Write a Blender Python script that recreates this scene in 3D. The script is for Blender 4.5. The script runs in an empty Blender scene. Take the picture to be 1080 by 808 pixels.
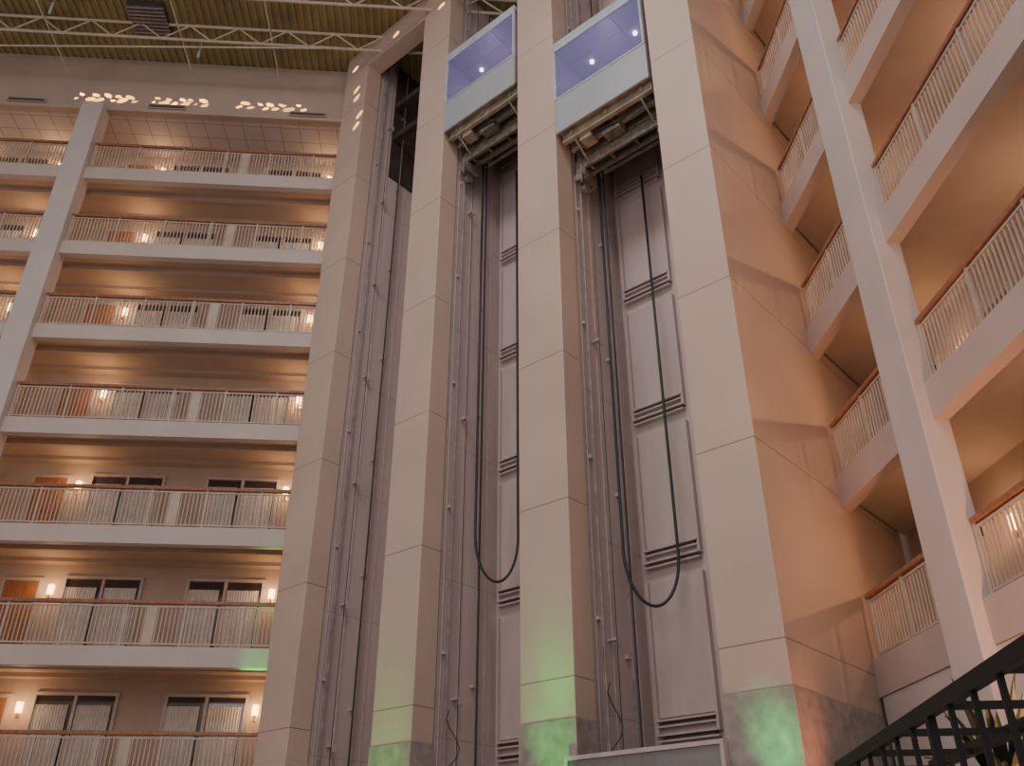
import bpy, bmesh, math, random
from mathutils import Vector
random.seed(7)
COL = bpy.context.scene.collection
Q = 0.70710678

# ------------------------------------------------------------ materials
def mat(name, color, rough=0.6, metal=0.0, nscale=3.0, namt=0.12, bump=0.0, emit=None, estr=0.0, seam=None, spec=0.5, stretch=None):
    m = bpy.data.materials.new(name); m.use_nodes = True
    nt = m.node_tree; N = nt.nodes; L = nt.links
    b = N['Principled BSDF']
    b.inputs['Roughness'].default_value = rough
    b.inputs['Metallic'].default_value = metal
    b.inputs['Specular IOR Level'].default_value = spec
    geo = N.new('ShaderNodeNewGeometry')
    noise = N.new('ShaderNodeTexNoise'); noise.inputs['Scale'].default_value = nscale
    noise.inputs['Detail'].default_value = 4
    if stretch:
        mp = N.new('ShaderNodeMapping'); mp.inputs['Scale'].default_value = stretch
        L.new(geo.outputs['Position'], mp.inputs['Vector']); L.new(mp.outputs[0], noise.inputs['Vector'])
    else:
        L.new(geo.outputs['Position'], noise.inputs['Vector'])
    mix = N.new('ShaderNodeMix'); mix.data_type = 'RGBA'
    c = Vector(color)
    mix.inputs[6].default_value = (*(c*(1-namt)), 1)
    mix.inputs[7].default_value = (*[min(1, x*(1+namt)) for x in c], 1)
    rng = N.new('ShaderNodeMapRange'); rng.inputs[1].default_value = .3; rng.inputs[2].default_value = .7
    L.new(noise.outputs['Fac'], rng.inputs[0]); L.new(rng.outputs[0], mix.inputs[0])
    out = mix.outputs[2]
    if seam:
        z0, per, wid, dark = seam
        sx = N.new('ShaderNodeSeparateXYZ'); L.new(geo.outputs['Position'], sx.inputs[0])
        a = N.new('ShaderNodeMath'); a.operation = 'SUBTRACT'; a.inputs[1].default_value = z0 - 300*per
        L.new(sx.outputs[2], a.inputs[0])
        md = N.new('ShaderNodeMath'); md.operation = 'MODULO'; md.inputs[1].default_value = per
        L.new(a.outputs[0], md.inputs[0])
        lt = N.new('ShaderNodeMath'); lt.operation = 'LESS_THAN'; lt.inputs[1].default_value = wid
        L.new(md.outputs[0], lt.inputs[0])
        mx = N.new('ShaderNodeMix'); mx.data_type = 'RGBA'
        mx.inputs[7].default_value = (*(c*dark), 1)
        L.new(lt.outputs[0], mx.inputs[0]); L.new(out, mx.inputs[6]); out = mx.outputs[2]
    L.new(out, b.inputs['Base Color'])
    if bump:
        bp = N.new('ShaderNodeBump'); bp.inputs['Strength'].default_value = bump; bp.inputs['Distance'].default_value = .02
        n2 = N.new('ShaderNodeTexNoise'); n2.inputs['Scale'].default_value = nscale*12
        L.new(geo.outputs['Position'], n2.inputs['Vector'])
        L.new(n2.outputs['Fac'], bp.inputs['Height']); L.new(bp.outputs[0], b.inputs['Normal'])
    if emit:
        b.inputs['Emission Color'].default_value = (*emit, 1)
        b.inputs['Emission Strength'].default_value = estr
    return m

def tile_mat(name, color, size, line):
    m = mat(name, color, .8)
    nt = m.node_tree; N = nt.nodes; L = nt.links
    br = N.new('ShaderNodeTexBrick'); br.offset = 0
    br.inputs['Scale'].default_value = 1
    br.inputs['Brick Width'].default_value = size; br.inputs['Row Height'].default_value = size
    br.inputs['Mortar Size'].default_value = .018
    br.inputs['Color1'].default_value = (*color, 1); br.inputs['Color2'].default_value = (*[c*.94 for c in color], 1)
    br.inputs['Mortar'].default_value = (*line, 1)
    geo = N.new('ShaderNodeNewGeometry'); L.new(geo.outputs['Position'], br.inputs['Vector'])
    L.new(br.outputs['Color'], N['Principled BSDF'].inputs['Base Color'])
    return m

M = {}
M['column'] = mat('column_plaster', (.56,.44,.37), .5, nscale=.6, namt=.06, bump=.05, seam=(4.66,3.02,.02,.45))
M['stone'] = mat('mottled_stone', (.34,.30,.275), .4, nscale=5, namt=.22, bump=.1)
M['shaft'] = mat('shaft_panel', (.56,.465,.45), .5, nscale=1.2, namt=.08, seam=(4.2,3.0,.02,.7), stretch=(2,2,.3))
M['shaftback'] = mat('shaft_back', (.56,.465,.45), .5, nscale=1.5, namt=.08)
M['hdoor'] = mat('hoistway_door_paint', (.55,.455,.44), .45, nscale=1.5, namt=.08, stretch=(2,2,.4))
M['dark'] = mat('dark_slot', (.10,.075,.075), .6)
M['headshade'] = mat('painted_overhead_shade', (.05,.035,.03), .7, nscale=3, namt=.4)  # near-black colour standing in for the shade at the shaft head
M['steel'] = mat('rail_steel', (.38,.32,.32), .4, .2, nscale=5, namt=.2)
M['greypaint'] = mat('grey_paint', (.54,.455,.445), .5, nscale=5, namt=.12)
M['black'] = mat('black_rubber', (.035,.035,.045), .5)
M['blackmetal'] = mat('black_metal', (.010,.010,.012), .5, .1)
M['machine'] = mat('machine_grime', (.20,.17,.145), .6, .3, nscale=8, namt=.4)
M['cab'] = mat('cab_panel', (.42,.46,.50), .3, .1, nscale=1, namt=.05)
M['cabframe'] = mat('cab_frame', (.48,.54,.62), .3)
M['cabwood'] = mat('cab_rose_panel', (.34,.24,.30), .35, nscale=2, namt=.15)
M['under'] = mat('cab_underside', (.33,.29,.22), .6, nscale=4, namt=.3)
M['fascia'] = mat('fascia_paint', (.54,.475,.44), .6, nscale=1, namt=.05)
M['fasciaR'] = mat('fascia_lavender', (.50,.41,.38), .6, nscale=1, namt=.05)
M['soffit'] = mat('soffit_paint', (.48,.37,.30), .7, nscale=1.5, namt=.06)
M['soffitR'] = mat('side_soffit_paint', (.56,.44,.38), .7, nscale=1.5, namt=.06)
M['wallL'] = mat('walkway_wall_paint', (.48,.37,.30), .7, nscale=1.5, namt=.06)
M['wallR'] = mat('side_wall_paint', (.50,.385,.32), .7, nscale=1.5, namt=.06)
M['upper'] = mat('upper_wall_paint', (.47,.37,.315), .7, nscale=.8, namt=.08)
M['pil'] = mat('pilaster_paint', (.57,.51,.495), .6, nscale=.8, namt=.05)
M['wood'] = mat('handrail_wood', (.30,.135,.08), .4, nscale=9, namt=.25)
M['doorwood'] = mat('door_wood', (.34,.14,.055), .4, nscale=6, namt=.25, stretch=(4,4,.5))
M['railpaint'] = mat('rail_paint', (.50,.41,.345), .45)
M['frame'] = mat('window_frame', (.50,.42,.37), .5)
M['pane'] = mat('dark_glass', (.05,.042,.045), .06, nscale=2, namt=.3, spec=1.0)
M['curtain'] = mat('curtain_cloth', (.68,.64,.62), .9, nscale=4, namt=.1)
M['brass'] = mat('brass', (.6,.38,.14), .3, .9)
M['shade'] = mat('lit_shade', (1,.85,.55), .5, emit=(1,.62,.24), estr=7)
M['bulb'] = mat('lit_bulb', (1,1,1), .5, emit=(.95,.97,1), estr=14)
M['deck'] = mat('roof_deck', (.30,.25,.12), .5, .1, nscale=1.2, namt=.2)
M['truss'] = mat('truss_paint', (.62,.55,.44), .5)
M['floor'] = tile_mat('marble_floor', (.42,.35,.30), .6, (.3,.25,.2))
M['tiles'] = tile_mat('ceiling_tiles', (.54,.48,.47), .6, (.34,.28,.27))
M['leaf'] = mat('leaf_green', (.010,.022,.010), .5, nscale=8, namt=.4)
M['pot'] = mat('glazed_pot', (.10,.07,.06), .3, nscale=5)
def glassmat(name, col, alpha):
    g = bpy.data.materials.new(name); g.use_nodes = True
    pb = g.node_tree.nodes['Principled BSDF']
    pb.inputs['Base Color'].default_value = (*col,1); pb.inputs['Roughness'].default_value = .05
    pb.inputs['Alpha'].default_value = alpha
    return g
M['glass'] = glassmat('smoked_glass', (.28,.28,.28), .55)
M['cabglass'] = glassmat('violet_glass', (.27,.28,.58), .45)

# ------------------------------------------------------------ builder
def F45(a, b, z): return (4.49 - Q*a + Q*b, 11.72 + Q*a + Q*b, z)
def ID(x, y, z): return (x, y, z)

class B:
    def __init__(s, F=ID): s.bm = bmesh.new(); s.F = F
    def box(s, x0, x1, y0, y1, z0, z1):
        v = [s.bm.verts.new(s.F(x, y, z)) for z in (z0, z1) for (x, y) in ((x0,y0),(x1,y0),(x1,y1),(x0,y1))]
        for f in ((0,3,2,1),(4,5,6,7),(0,1,5,4),(1,2,6,5),(2,3,7,6),(3,0,4,7)):
            s.bm.faces.new([v[i] for i in f])
        return s
    def prism(s, poly, z0, z1):
        lo = [s.bm.verts.new(s.F(x, y, z0)) for x, y in poly]; hi = [s.bm.verts.new(s.F(x, y, z1)) for x, y in poly]
        n = len(poly); s.bm.faces.new(lo[::-1]); s.bm.faces.new(hi)
        for i in range(n): s.bm.faces.new((lo[i], lo[(i+1)%n], hi[(i+1)%n], hi[i]))
        return s
    def tube(s, pts, r, n=8):
        P = [Vector(s.F(*p)) for p in pts]; rings = []
        for i, p in enumerate(P):
            d = (P[min(i+1, len(P)-1)] - P[max(i-1, 0)]).normalized()
            up = Vector((0,0,1)) if abs(d.z) < .9 else Vector((1,0,0))
            if len(P) > 2: up = Vector((.6,-.8,.01))
            u = d.cross(up).normalized(); w = d.cross(u)
            rr = r[i] if isinstance(r, (list, tuple)) else r
            rings.append([s.bm.verts.new(p + (u*math.cos(2*math.pi*k/n) + w*math.sin(2*math.pi*k/n))*rr) for k in range(n)])
        for A, C in zip(rings, rings[1:]):
            for k in range(n): s.bm.faces.new((A[k], A[(k+1)%n], C[(k+1)%n], C[k]))
        s.bm.faces.new(rings[0][::-1]); s.bm.faces.new(rings[-1])
        return s
    def done(s, name, m, parent=None, origin=None, label=None, category=None, group=None, kind=None, bevel=0, smooth=False):
        bm = s.bm; bmesh.ops.recalc_face_normals(bm, faces=bm.faces[:])
        xs = [v.co for v in bm.verts]
        mn = Vector([min(c[i] for c in xs) for i in range(3)]); mxx = Vector([max(c[i] for c in xs) for i in range(3)])
        o = Vector(origin) if origin is not None else Vector(((mn.x+mxx.x)/2, (mn.y+mxx.y)/2, mn.z))
        for v in bm.verts: v.co -= o
        me = bpy.data.meshes.new(name); bm.to_mesh(me); bm.free()
        if smooth:
            for p in me.polygons: p.use_smooth = True
        me.materials.append(M[m])
        ob = bpy.data.objects.new(name, me); COL.objects.link(ob)
        ob['wo'] = tuple(o)
        if parent is not None:
            ob.parent = parent; ob.location = o - Vector(parent['wo'])
        else: ob.location = o
        meta(ob, label, category, group, kind)
        if bevel:
            md = ob.modifiers.new('bevel', 'BEVEL'); md.width = bevel; md.segments = 2; md.limit_method = 'ANGLE'
        return ob

def meta(ob, label=None, category=None, group=None, kind=None):
    if label: ob['label'] = label
    if category: ob['category'] = category
    if group: ob['group'] = group
    if kind: ob['kind'] = kind
def empty(name, loc, label, category, group=None, kind=None):
    e = bpy.data.objects.new(name, None); COL.objects.link(e); e.empty_display_size = .2
    e.location = loc; e['wo'] = tuple(loc); meta(e, label, category, group, kind); return e
def clone(root, loc, rotz=None, name=None):
    r = root.copy(); COL.objects.link(r); r.location = loc
    if rotz is not None: r.rotation_euler = (0,0,rotz)
    r['wo'] = tuple(loc)
    for c in root.children:
        cc = c.copy(); COL.objects.link(cc); cc.parent = r
        for d in c.children:
            dd = d.copy(); COL.objects.link(dd); dd.parent = cc
    return r
def light(name, kind, loc, energy, color, target=None, size=.1, angle=None, blend=.5, parent=None, sx=None, sy=None):
    d = bpy.data.lights.new(name, kind); d.energy = energy; d.color = color
    if kind == 'AREA':
        d.shape = 'RECTANGLE'; d.size = sx; d.size_y = sy
    elif kind == 'SUN': d.angle = size
    else: d.shadow_soft_size = size
    if angle: d.spot_size = math.radians(angle); d.spot_blend = blend
    o = bpy.data.objects.new(name, d); COL.objects.link(o)
    o.location = loc
    if parent: o.parent = parent
    if target is not None:
        o.rotation_euler = (Vector(target) - Vector(loc)).to_track_quat('-Z', 'Y').to_euler()
    return o

ZR = 25.4   # roof
# ------------------------------------------------------------ room shell
B().box(-19,12,-8,24,-.2,0).done('floor', 'floor', kind='structure')
bm = B(); x = -19.0; prof = []
while x < 12:
    prof += [(x,0),(x+.11,0),(x+.13,.05),(x+.22,.05),(x+.24,0)]; x += .24
vs = [(bm.bm.verts.new((px,-8,ZR+pz)), bm.bm.verts.new((px,24,ZR+pz))) for px,pz in prof[:]]
for (a,b_),(c,d) in zip(vs,vs[1:]):
    if (a.co-c.co).length > 1e-5: bm.bm.faces.new((a,b_,d,c))
bm.box(-19,12,-8,24,ZR+.1,ZR+.3)
bm.done('ceiling', 'deck', kind='structure')

YB = 20.6; YW = 22.6
B().box(-19,-2,YW,YW+.2,0,23.3).done('wall_back', 'wallL', kind='structure')
B().box(-19,-2.9,YB,YB+.25,23.1,ZR).done('wall_back_upper', 'upper', kind='structure')
B().box(-19,-3.2,YB-.08,YB,23.02,23.14).done('trim_1', 'upper', kind='structure')
B().box(-19,-2.5,YB+.26,YW,23.1,23.2).done('ceiling_walkway', 'tiles', kind='structure')
B().box(8.8,9,3,20,0,ZR).done('wall_right', 'wallR', kind='structure')
B().box(6.7,6.9,3.6,13.85,0,4.32).done('wall_right_lower', 'pil', kind='structure')

# left facade slabs
FL = [3.67 + 2.815*n for n in range(7)]
for n, zf in enumerate(FL):
    root = B().box(-18.5,-2.2,YB+.1,YW,zf-.2,zf).done('balcony_slab','soffit', label='beige hotel balcony walkway slab with pale painted edge', category='balcony floor', group='walkway slabs beside the elevator tower')
    B().box(-18.5,-3.25,YB-.1,YB+.12,zf-.42,zf+.02).done('edge_fascia','fascia',parent=root,bevel=.01)
    B().box(-18.5,-3.1,YB+.75,YB+.85,zf-.32,zf-.2).done('soffit_beam','soffit',parent=root)
    B().box(-18.5,-3.1,YB+1.7,YB+2.0,zf-.30,zf-.2).done('soffit_beam','soffit',parent=root)
B().box(-11.96,-11.31,YB-.3,YB+.3,0,23.1).done('pilaster','pil',label='tall white square pilaster crossing the balcony fronts',category='column',bevel=.02)

# ------------------------------------------------------------ railings
def bal_mesh(h):
    b = B(); b.box(-.0125,.0125,-.0125,.0125,0,h); o = b.done('baluster','railpaint',origin=(0,0,0)); return o
BAL = bal_mesh(.84)
bal_data = BAL.data; bpy.data.objects.remove(BAL)
def railing(L, loc, rotz, label, group, wide=None, sp=.095, post_sp=1.3):
    r = empty('balcony_railing', (0,0,0), label, 'railing', group)
    B().box(0,L,-.05,.05,.99,1.075).done('handrail','wood',parent=r,bevel=.015)
    B().box(0,L,-.02,.02,.92,.955).done('upper_rail','railpaint',parent=r)
    B().box(0,L,-.02,.02,.08,.115).done('lower_rail','railpaint',parent=r)
    n = max(2, round(L/post_sp)); px = [.04 + (L-.08)*i/n for i in range(n+1)]
    for p in px: B().box(p-.025,p+.025,-.025,.025,0,.99).done('post','railpaint',parent=r)
    if wide is not None:
        B().box(wide-.12,wide+.12,-.025,.025,.06,.95).done('solid_panel','railpaint',parent=r,bevel=.01)
    nb = int(L/sp)
    for i in range(1, nb):
        x = L*i/nb
        if any(abs(x-p) < .04 for p in px) or (wide is not None and abs(x-wide) < .14): continue
        o = bpy.data.objects.new('baluster', bal_data); COL.objects.link(o); o.parent = r; o.location = (x,0,.1)
    r.location = loc; r.rotation_euler = (0,0,rotz); return r
gL = 'balcony railings along the guest walkways'
lL = 'cream metal balcony railing with brown wooden handrail'
r1 = railing(7.95, (-11.31,YB,FL[0]), 0, lL, gL, wide=4.55)
r2 = railing(6.0, (-17.96,YB,FL[0]), 0, lL, gL)
for zf in FL[1:]:
    clone(r1, (-11.31,YB,zf)); clone(r2, (-17.96,YB,zf))

# ------------------------------------------------------------ sconces
sc = empty('wall_sconce', (0,0,0), 'lit amber wall sconce with brass back plate', 'wall lamp', 'lit sconces on the walkway walls')
B().box(-.06,.06,-.02,0,-.12,.2).done('back_plate','brass',parent=sc)
b = B()
poly = [(.08*math.cos(math.pi*k/8), -.02-.08*math.sin(math.pi*k/8)) for k in range(9)]
b.prism(poly,0,.24); b.done('lamp_shade','shade',parent=sc,smooth=False)
B().tube([(0,-.06,-.1),(0,-.06,0)],.02).done('lamp_stem','brass',parent=sc)
light('sconce_light','POINT',(0,-.42,.12),17,(1,.57,.27),size=.05,parent=sc)
first = True
for n, zf in enumerate(FL):
    for X in (-15.9,-13.3,-10.0,-4.55):
        if first: sc.location = (X,YW,zf+1.75); first = False
        else: clone(sc, (X,YW,zf+1.75))

# ------------------------------------------------------------ doors / windows on back wall
def make_door(k):
    d = B().box(-.42,.42,-.06,-.01,0,2.08).done(f'door_{k}','doorwood',origin=(0,0,0),kind='structure')
    b = B(); b.box(-.5,-.42,-.08,0,0,2.16).box(.42,.5,-.08,0,0,2.16).box(-.42,.42,-.08,0,2.08,2.16)
    b.done('door_frame','frame',parent=d)
    b = B(); b.tube([(.32,-.11,1.0),(.2,-.11,1.0)],.012).tube([(.32,-.06,1.0),(.32,-.115,1.0)],.02); b.done('door_handle','brass',parent=d)
    b = B(); b.box(-.3,.3,-.07,-.06,.2,.9).box(-.3,.3,-.07,-.06,1.1,1.95); b.done('door_panel','doorwood',parent=d,bevel=.004)
    return d
def make_window(k):
    W,H0,H1 = .98,.05,2.22
    b = B(); b.box(-W,W,-.09,0,H0,H0+.07).box(-W,W,-.09,0,H1-.07,H1)
    for x in (-W,-.035,W-.07): b.box(x,x+.07,-.09,0,H0+.07,H1-.07)
    w = b.done(f'window_{k}','frame',origin=(0,0,0),kind='structure')
    B().box(-W+.05,W-.05,-.02,-.01,H0+.05,H1-.05).done('window_pane','pane',parent=w)
    for x0,x1 in ((-W+.07,-.14),(.05,W-.14)):
        b = B(); n = 50; pv=None
        for i in range(n+1):
            x = x0+(x1-x0)*i/n; y = -.05+.018*math.sin(i*1.5)
            c = (b.bm.verts.new((x,y,H0+.08)), b.bm.verts.new((x,y,H1-.28)))
            if pv: b.bm.faces.new((pv[0],c[0],c[1],pv[1]))
            pv = c
        b.done('curtain','curtain',parent=w)
    return w
D0 = make_door(1); W0 = make_window(1); kd=1; kw=1
fd = fw = True
for zf in FL:
    for X in (-12.72,-10.72,-3.85,-16.5):
        if fd: D0.location=(X,YW,zf); fd=False
        else:
            kd+=1; c=clone(D0,(X,YW,zf)); c.name=f'door_{kd}'
    for X in (-8.74,-5.71,-14.6):
        if fw: W0.location=(X,YW,zf); fw=False
        else:
            kw+=1; c=clone(W0,(X,YW,zf)); c.name=f'window_{kw}'

# upper wall vents
for X in (-13.8,-9.5,-5.1):
    v = B().box(X-.55,X+.55,YB-.05,YB,23.24,23.36).done('air_vent','dark',label='dark slotted air grille high on the wall',category='vent',group='air grilles on the upper wall')
    b = B()
    b.box(X-.58,X+.58,YB-.07,YB,23.36,23.39).box(X-.58,X+.58,YB-.07,YB,23.21,23.24).box(X-.58,X-.55,YB-.07,YB,23.24,23.36).box(X+.55,X+.58,YB-.07,YB,23.24,23.36)
    b.done('vent_frame','upper',parent=v)

# ------------------------------------------------------------ elevator tower
SH = {3:(1.015,3.56), 2:(4.68,7.22), 1:(8.30,10.85)}
cols = [(0,1.015),(3.56,4.68),(7.22,8.30),(10.85,11.93)]
lc = ['wide beige panelled tower pier with amber-lit flank','beige panelled pier between two glass elevator shafts','beige panelled pier beside a glass elevator','beige panelled end pier meeting the balcony walkways']
for i,(a0,a1) in enumerate(cols):
    dep = 6.0 if i == 0 else .55
    c = B(F45).box(a0,a1,0,dep,4.05,ZR).done('tower_pier','column',label=lc[i],category='column',group='panelled piers of the elevator tower',bevel=.015)
    B(F45).box(a0-.02,a1+.02,-.02,dep,0,4.05).done('stone_base','stone' if i<3 else 'column',parent=c,bevel=.01)
    if i: B(F45).box(a0+.06,a1-.06,.55,2.3,0,ZR).done(f'wall_shaft_side_{i}' ,'shaft',kind='structure')
B(F45).box(1.02,11.9,2.3,2.5,0,ZR).done('wall_shaft_back','shaftback',kind='structure')
B(F45).box(8.30,10.85,0,.5,24.4,ZR).done('trim_2','column',kind='structure')
B(F45).box(10.86,10.905,1.25,2.3,20.6,ZR-.02).done('shaft_head_shade','headshade',label='near-black panel added to darken the head of empty shaft',category='panel')  # added sheet, painted dark so the top of the shaft reads as black
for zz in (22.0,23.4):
    B(F45).box(8.4,10.8,1.2,1.4,zz,zz+.22).done('shaft_head_dark_beam','headshade',label='dark beam added to blacken the head of empty shaft',category='beam',group='beams added to darken the shaft head')  # added dark bars that deepen the painted shade up here

ZS = 4.0
for k,(a0,a1) in SH.items():
    aw = a1+.06
    for j,(bb,th) in enumerate(((.8,.035),(1.62,.02))):
        r = B(F45)
        r.box(aw-.09,aw-.075,bb-th,bb+th,.1,ZR-.2).box(aw-.12,aw-.09,bb-.008,bb+.008,.1,ZR-.2)
        r = r.done('guide_rail','steel',label='vertical steel T-profile elevator guide rail on wall brackets',category='guide rail',group='elevator guide rails')
        for q in range(9):
            z = 2.7+3.0*q - j*.5
            if z > ZR-.3: continue
            B(F45).box(aw-.075,aw,bb-.08,bb+.08,z,z+.06).done('bracket','greypaint',parent=r)
    for bb in (.62,1.2,1.95):
        B(F45).box(aw-.02,aw,bb-.02,bb+.02,.1,ZR-.1).done('wall_strip','greypaint',label='narrow painted steel channel running up the shaft wall',category='channel',group='shaft wall channels')
    for (da,bb,rr) in ((.2,.95,.009),(.26,1.40,.020)):
        B(F45).tube([(a1-da,bb,.3),(a1-da,bb,ZR-.4)],rr).done('hoist_rope','black',label='black vertical steel rope in the elevator shaft',category='cable',group='elevator shaft ropes')
    for q in range(0,8,2 if k!=1 else 1):
        z = 3.9+3.0*q+(k*.5)
        if z > ZR-.5: continue
        l = B(F45); l.box(aw-.22,aw,1.03,1.13,z,z+.04).box(aw-.22,aw-.19,1.03,1.13,z-.10,z)
        l.done('shaft_bracket','greypaint',label='small painted steel bracket sticking out of shaft wall',category='bracket',group='shaft wall brackets')
    B(F45).tube([(aw-.02,.70,.3),(aw-.02,.70,ZR-.4)],.012).done('conduit','greypaint',label='thin grey electrical conduit on shaft wall',category='pipe',group='shaft conduits')
    if k == 1: continue
    for q in range(-1,7):
        z = ZS+3.0*q; z1 = min(z+2.66, ZR-.1)
        if z1 < .3: continue
        zz = max(z,.05)
        e0_,e1_ = a1-1.2, a1-.1
        d = B(F45).box(e0_,e1_,2.25,2.3,zz+.30,z1).done('hoistway_door','hdoor',label='painted steel landing door panel inside the elevator shaft',category='elevator door',group='landing doors inside the shafts',bevel=.01)
        for s0,s1 in ((-.06,.0),(.17,.23)):
            if z+s0 > .1:
                B(F45).box(e0_+.05,e1_-.05,2.22,2.3,z+s0,z+s1).done('sill_slot','dark',parent=d)
                B(F45).box(e0_-.02,e1_+.02,2.16,2.3,z+s1,z+s1+.035).done('sill_ledge','hdoor',parent=d)
                B(F45).box(e0_-.02,e1_+.02,2.18,2.3,z+s0-.03,z+s0).done('sill_ledge','hdoor',parent=d)
        B(F45).box(e0_-.05,e0_,2.18,2.3,zz,z1).done('jamb','hdoor',parent=d)
        B(F45).box(e1_,e1_+.05,2.18,2.3,zz,z1).done('jamb','hdoor',parent=d)
        l = B(F45); zl = z+.1
        if zl > .2:
            am = e0_-.3
            l.box(am-.04,am+.04,2.16,2.3,zl,zl+.3).box(am-.14,am+.12,2.2,2.3,zl+.1,zl+.14).tube([(am-.12,2.1,zl),(am-.12,2.3,zl)],.04)
            l.done('door_lock','machine',parent=d)

def cable(pts, r, label, group):
    B(F45).tube(pts, r, 8).done('travelling_cable','black',label=label,category='cable',group=group,smooth=True)
def loop(a_l,b_l,a_r,b_r,ztop_l,ztop_r,zb,hh=1.0):
    n=24
    pts=[(a_l,b_l,ztop_l),(a_l,b_l,(ztop_l+zb)/2)]
    for i in range(n+1):
        t=math.pi*i/n; f=(1-math.cos(t))/2
        pts.append((a_l+(a_r-a_l)*f, b_l+(b_r-b_l)*f, zb+hh-hh*math.sin(t)))
    pts += [(a_r,b_r,(ztop_r+zb)/2),(a_r,b_r,ztop_r)]
    return pts
cable(loop(3.30,1.22,2.62,1.95,16.0,16.0,6.0),.028,'black travelling cable hanging in a long loop','travelling cables')
cable(loop(6.92,1.22,6.38,1.95,18.5,18.5,7.2),.028,'black travelling cable hanging in a long loop','travelling cables')
for a1 in (3.5,7.15):
    pts=[(a1-.02,.75+.22*math.sin(i*.9)+.02*i,2.6+.16*i) for i in range(14)]
    B(F45).tube(pts,.010,6).done('slack_wire','black',label='thin black slack wire dangling on shaft wall',category='wire',group='slack wires',smooth=True)

# ------------------------------------------------------------ elevator cars
def car(a0,a1,z0,label):
    b0,b1=-.06,1.55; H=2.8; P=1.02
    e = empty('elevator_car', F45((a0+a1)/2,(b0+b1)/2,z0), label, 'elevator', 'glass elevator cars')
    B(F45).box(a0,a1,b0,b0+.05,z0,z0+P).done('front_panel','cab',parent=e,bevel=.01)
    B(F45).box(a0,a1,b0+.05,b1,z0+.1,z0+.2).done('platform','under',parent=e)
    b = B(F45); T=H-.16
    b.box(a0,a1,b0-.02,b0+.06,z0+P,z0+P+.05).box(a0,a1,b0-.02,b0+.06,z0+T,z0+H)
    b.box(a0,a0+.05,b0-.02,b0+.06,z0+P+.05,z0+T).box(a1-.05,a1,b0-.02,b0+.06,z0+P+.05,z0+T)
    b.done('window_frame','cabframe',parent=e,bevel=.01)
    B(F45).box(a0+.05,a1-.05,b0+.01,b0+.03,z0+P+.05,z0+T).done('window_glass','cabglass',parent=e)
    B(F45).box(a0,a0+.04,b0+.06,b1,z0+.2,z0+H).box(a1-.04,a1,b0+.06,b1,z0+.2,z0+H).done('side_wall','cabwood',parent=e)
    B(F45).box(a0,a1,b1-.04,b1,z0+.2,z0+H).done('rear_wall','cabwood',parent=e)
    b=B(F45); b.box(a0,a1,b0+.06,b1,z0+H-.12,z0+H)
    b.done('car_ceiling','cabwood',parent=e)
    for aa in (a0+.05,a0+.85,a0+1.6,a1-.09):
        B(F45).box(aa,aa+.04,b0+.07,b1-.05,z0+H-.15,z0+H-.12).done('ceiling_strip','steel',parent=e)
    for bb in (.5,1.0):
        B(F45).box(a0+.05,a1-.05,bb,bb+.03,z0+H-.145,z0+H-.12).done('ceiling_strip','steel',parent=e)
    B(F45).box(a0-.02,a1+.02,b0-.02,b1,z0+H,z0+H+.12).done('car_roof','cabframe',parent=e)
    for a in (a0+.65,a1-.55):
        B(F45).tube([(a,.75,z0+H-.17),(a,.75,z0+H-.12)],.05,12).done('downlight','bulb',parent=e)
    B(F45).tube([(a0+.1,b0+.14,z0+.9),(a1-.1,b0+.14,z0+.9)],.025).done('handrail','steel',parent=e)
    for bb in (.16,.48,.78,1.04,1.30,1.48):
        b=B(F45); b.box(a0+.05,a1-.05,bb-.02,bb+.02,z0-.16,z0+.1).box(a0+.05,a1-.05,bb-.05,bb+.05,z0-.19,z0-.16)
        b.done('floor_beam','under',parent=e)
    for aa in (a0+.3,(a0+a1)/2,a1-.3):
        B(F45).box(aa-.04,aa+.04,.1,1.45,z0-.08,z0+.09).done('cross_beam','under',parent=e)
    b=B(F45); b.box(a0+.02,a1-.02,.62,.68,z0-.66,z0-.40).box(a0+.02,a1-.02,.90,.96,z0-.66,z0-.40)
    b.done('safety_plank','machine',parent=e)
    for aa in (a0+.1,a0+.9,a1-.9,a1-.1):
        B(F45).box(aa-.03,aa+.03,.70,.88,z0-.62,z0-.19).done('plank_hanger','machine',parent=e)
    for aa in (a0+.35,a1-.35):
        B(F45).tube([(aa,.15,z0-.19),(aa,.8,z0-.62)],.025,6).done('diagonal_stay','under',parent=e)
        B(F45).tube([(aa,1.45,z0-.19),(aa,.8,z0-.62)],.025,6).done('diagonal_stay','under',parent=e)
    B(F45).box((a0+a1)/2-.2,(a0+a1)/2+.25,.32,.58,z0-.40,z0-.19).done('junction_box','machine',parent=e,bevel=.01)
    B(F45).box(a1-.75,a1-.45,.2,.5,z0-.32,z0-.19).done('junction_box','under',parent=e,bevel=.01)
    B(F45).tube([(a0+.2,.25,z0-.24),(a0+.9,.3,z0-.32),(a1-.9,.27,z0-.24),(a1-.2,.4,z0-.34)],.02,6).done('cable_run','black',parent=e)
    for aa in (a0+.14,a1-.14):
        b=B(F45)
        b.box(aa-.12,aa+.12,.62,.98,z0-.98,z0-.66)
        b.tube([(aa,.55,z0-.90),(aa,.62,z0-.90)],.12,14).tube([(aa,.98,z0-.90),(aa,1.05,z0-.90)],.12,14)
        b.tube([(aa-.05,.8,z0-1.12),(aa+.05,.8,z0-1.12)],.12,14)
        b.box(aa-.03,aa+.03,.72,.88,z0-1.12,z0-.98)
        b.tube([(aa-.1,.5,z0-.66),(aa-.1,.5,z0-1.18)],.02,8)
        b.done('roller_guide','machine',parent=e)
    p = F45((a0+a1)/2,.5,z0+H-.7)
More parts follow.
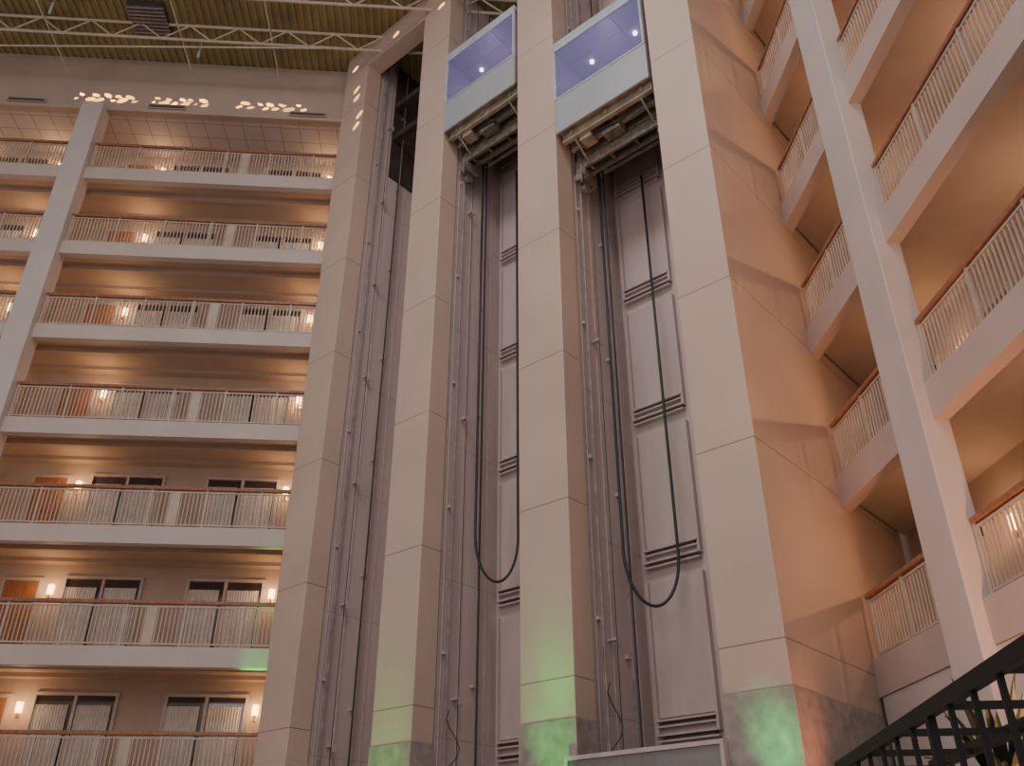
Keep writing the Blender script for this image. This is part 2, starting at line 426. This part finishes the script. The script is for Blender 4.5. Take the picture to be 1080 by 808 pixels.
    light('car_light','POINT',Vector(p)-Vector(e['wo']),15,(.85,.78,1),size=.2,parent=e)
    return e
car(1.07,3.51,16.35,'pale blue glass-fronted elevator car seen from below')
car(4.73,7.17,18.90,'pale glass-fronted elevator car stopped higher up its shaft')
e = empty('glass_screen', F45(2.3,-.1,0), 'framed pale glass screen at the foot of elevator shaft', 'glass screen')
b=B(F45); b.box(1.02,3.7,-.14,-.06,3.42,3.48).box(1.02,1.08,-.14,-.06,0,3.42).box(3.64,3.7,-.14,-.06,0,3.42).box(1.08,3.64,-.14,-.06,0,.12)
b.done('screen_frame','greypaint',parent=e)
B(F45).box(1.08,3.64,-.11,-.09,.12,3.42).done('screen_glass','glass',parent=e)

# ------------------------------------------------------------ right facade
XR = 6.8
RT = [5.94+3.145*n for n in range(6)]
gR='balcony railings on the side wing'; lR='cream metal balcony railing with wooden handrail beside pier'
ra = rb = None
for zt in RT:
    zf = zt-1.06
    s_ = B().prism([(XR+.05,3.5),(8.8,3.5),(8.8,15.95),(XR+.05,14.05)],zf-.22,zf).done('balcony_slab','soffitR',label='peach balcony slab with pale lavender edge band',category='balcony floor',group='slabs of the side wing balconies')
    b=B(); b.prism([(XR-.12,3.5),(XR+.12,3.5),(XR+.12,14.15),(XR-.12,13.91)],zf-.55,zf+.02)
    b.done('edge_fascia','fasciaR',parent=s_)
    if ra is None:
        ra = railing(2.45,(XR,13.9,zf),-math.pi/2,lR,gR,post_sp=1.2,sp=.095)
        rb = railing(6.9,(XR,10.55,zf),-math.pi/2,lR,gR,post_sp=1.4,sp=.095)
    else:
        clone(ra,(XR,13.9,zf),-math.pi/2); clone(rb,(XR,10.55,zf),-math.pi/2)
    clone(sc,(8.8,12.55,zf+1.75),-math.pi/2)
    clone(sc,(8.8,9.0,zf+1.75),-math.pi/2)
    light('rail_shadow_spot','SPOT',(8.55,12.0,zf+1.95),80,(1,.50,.25),target=(5.9,13.1,zf+.3),size=.03,angle=95,blend=1)  # added spot without a fixture, throws railing shadows onto the pier flank
    for Y in (11.4,7.8):
        kd+=1; c=clone(D0,(8.8,Y,zf),-math.pi/2); c.name=f'door_{kd}'
    kw+=1; c=clone(W0,(8.8,14.2,zf),-math.pi/2); c.name=f'window_{kw}'
B().box(6.5,6.92,10.6,11.4,0,ZR).done('pilaster','pil',label='tall pale square pilaster between side wing balconies',category='column',bevel=.02)
B().box(6.5,6.92,2.8,3.6,0,ZR).done('pilaster','pil',label='tall pale square pilaster ending the side wing',category='column',bevel=.02)

# ------------------------------------------------------------ roof structure
def truss(y,z):
    e = empty('roof_truss',(-11,y,z),'cream painted open-web steel truss under the roof','truss','roof trusses')
    B().tube([(-18.5,y,z),(2.5,y,z)],.045).done('bottom_chord','truss',parent=e)
    B().tube([(-18.5,y,z+.65),(2.5,y,z+.65)],.045).done('top_chord','truss',parent=e)
    x=-18.5; up=0
    while x<1.3:
        B().tube([(x,y,z+.65*up),(x+.75,y,z+.65*(1-up))],.026,6).done('web_bar','truss',parent=e)
        x+=.75; up=1-up
truss(19.0,24.6); truss(17.4,24.6); truss(15.8,24.6)
for X in (-13.0,-9.0,-6.2):
    B().tube([(X,12,24.9),(X,YB,24.9)],.03).done('sprinkler_pipe','truss',label='thin painted sprinkler pipe under the roof deck',category='pipe',group='roof pipes')
B().tube([(-18,19.7,24.45),(-4.6,18.9,24.45)],.03).done('sprinkler_pipe','truss',label='thin painted sprinkler pipe under the roof deck',category='pipe',group='roof pipes')
h = B().box(-10.5,-9.4,18.3,19.4,25.2,25.38).done('roof_hatch','dark',label='dark louvred square hatch in the roof deck',category='roof vent')
b=B()
for i in range(8): b.box(-10.5,-9.4,18.36+i*.13,18.40+i*.13,25.15,25.2)
b.done('louvre','steel',parent=h)
for (X,Y) in ((-8.4,19.3),(-12.4,18.0)):
    e=B().tube([(X,Y,24.2),(X,Y,24.65)],.04,12).done('pendant_light','cabframe',label='small white cylindrical pendant light under the roof',category='lamp',group='roof pendant lights')
    B().tube([(X,Y,24.65),(X,Y,25.4)],.012).done('suspension_rod','truss',parent=e)

# ------------------------------------------------------------ black pergola + plant
A0=Vector((2.79,3.31,0)); dr=Vector((.182,.983,0)).normalized(); pr=Vector((dr.y,-dr.x,0))
def FP(a,b,z): v=A0+dr*a+pr*b; return (v.x,v.y,z)
e=empty('pergola',FP(3,.6,0),'black metal pergola with open cross bars','pergola')
for bb in (0,.9):
    B(FP).box(0,6.1,bb-.03,bb+.03,2.70,2.8).done('long_beam','blackmetal',parent=e)
    for a in (.1,3.0,6.0): B(FP).box(a-.03,a+.03,bb-.03,bb+.03,0,2.70).done('post','blackmetal',parent=e)
a=.5
while a<6.1:
    B(FP).box(a-.02,a+.02,.03,.87,2.70,2.75).done('rafter','blackmetal',parent=e); a+=1.1
a=.3
while a<6:
    B(FP).box(a-.017,a+.017,-.017,.017,1.0,2.70).done('upright','blackmetal',parent=e); a+=.45
px,py=5.0,8.3
e=empty('potted_palm',(px,py,0),'dark green potted palm with spiky arching fronds','plant')
b=B(); b.tube([(px,py,0),(px,py,.1),(px,py,.55),(px,py,.6)],[.22,.26,.33,.35],20); b.done('pot','pot',parent=e)
b=B(); b.tube([(px,py,.5),(px+.03,py,1.2),(px,py+.03,2.15)],[.06,.045,.03],10); b.done('trunk','pot',parent=e)
b=B()
for i in range(44):
    an=i*2.4; ln=.3+.4*random.random(); rise=.6+.5*random.random()
    prev=None
    for j in range(9):
        t=j/8; x=px+math.cos(an)*ln*t; y=py+math.sin(an)*ln*t; z=2.15+rise*t*1.6-.7*t*t*(1.2-rise*.4)
        w=.045*math.sin(math.pi*min(1,t*.9+.08)); nx,ny=-math.sin(an)*w,math.cos(an)*w
        c=(b.bm.verts.new((x+nx,y+ny,z)),b.bm.verts.new((x,y,z+.015)),b.bm.verts.new((x-nx,y-ny,z)))
        if prev:
            b.bm.faces.new((prev[0],c[0],c[1],prev[1])); b.bm.faces.new((prev[1],c[1],c[2],prev[2]))
        prev=c
b.done('frond','leaf',parent=e)

# ------------------------------------------------------------ lights
w = bpy.data.worlds.new('world'); bpy.context.scene.world = w; w.use_nodes = True
w.node_tree.nodes['Background'].inputs[0].default_value = (1,.87,.83,1)
w.node_tree.nodes['Background'].inputs[1].default_value = .44
light('skylight','AREA',(-3,5,25.0),2200,(1,.92,.90),target=(-1,10,0),sx=12,sy=8)
light('shaft_fill','AREA',(-7,-3,11),650,(1,.90,.88),target=(1,16,11),sx=10,sy=10)  # added area fill from the front, brightens the shafts; no window modelled
light('amber_uplight','SPOT',(5.6,6.5,1.0),1700,(1,.42,.19),target=(5.9,13.0,10.5),size=.4,angle=60,blend=1)
light('green_uplight','SPOT',(1.0,13.6,1.9),330,(.02,1,.06),target=(1.6,14.5,4.0),size=.08,angle=34,blend=1)
light('green_uplight','SPOT',(1.0,13.6,2.8),110,(.02,1,.06),target=(1.75,14.45,4.9),size=.08,angle=26,blend=1)
light('green_uplight','SPOT',(-1.7,16.2,1.4),330,(.10,1,.03),target=(-1.15,17.1,3.7),size=.08,angle=32,blend=1)
light('green_uplight','SPOT',(3.6,10.7,2.2),260,(.02,1,.25),target=(4.2,11.8,3.3),size=.08,angle=30,blend=1)
light('green_uplight','SPOT',(-4.3,19.9,2.9),1100,(.02,1,.06),target=(-4.2,20.98,8),size=.05,angle=17,blend=1)
light('amber_uplight','SPOT',(5.2,10.6,2.4),160,(1,.28,.14),target=(4.6,11.9,3.5),size=.1,angle=44,blend=1)
rs = random.Random(3)
for (xa,xb,n) in ((-12.4,-10.5,11),(-10.1,-8.2,11),(-7.4,-5.2,11)):
    for i in range(n):
        X=xa+(xb-xa)*(i+.5)/n+rs.uniform(-.08,.08); Z=23.60+(.10 if i%2 else -.08)+rs.uniform(-.02,.02)
        light('sun_patch','SPOT',(X-rs.uniform(.9,1.8)*(1 if i%2 else -1),YB-1.0,Z+rs.uniform(.4,.8)),rs.uniform(1100,2400),(1,.60,.12),target=(X,YB,Z),size=.008,angle=rs.uniform(2.5,5.5),blend=.1)
for (a,b_,z) in ((11.3,0,23.6),(11.25,0,23.2),(11.0,0,22.3),(11.1,0,21.9),(9.6,0,24.8),(11.5,0,24.7),(7.6,0,24.4)):
    p=F45(a,b_,z); q=F45(a-1.6,b_-1.4,z+(.45 if z>24 else 1.0))
    light('sun_patch','SPOT',q,1500,(1,.60,.2),target=p,size=.012,angle=5,blend=.2)

# ------------------------------------------------------------ camera
cd = bpy.data.cameras.new('camera'); cam = bpy.data.objects.new('camera', cd); COL.objects.link(cam)
cam.location=(0,0,1.6); cam.rotation_euler=(math.radians(90+30.3),0,math.radians(-4))
cd.sensor_width=36; cd.lens=36*937/1080; cd.clip_end=200
bpy.context.scene.camera=cam
for o in bpy.data.objects:
    if 'wo' in o: del o['wo']
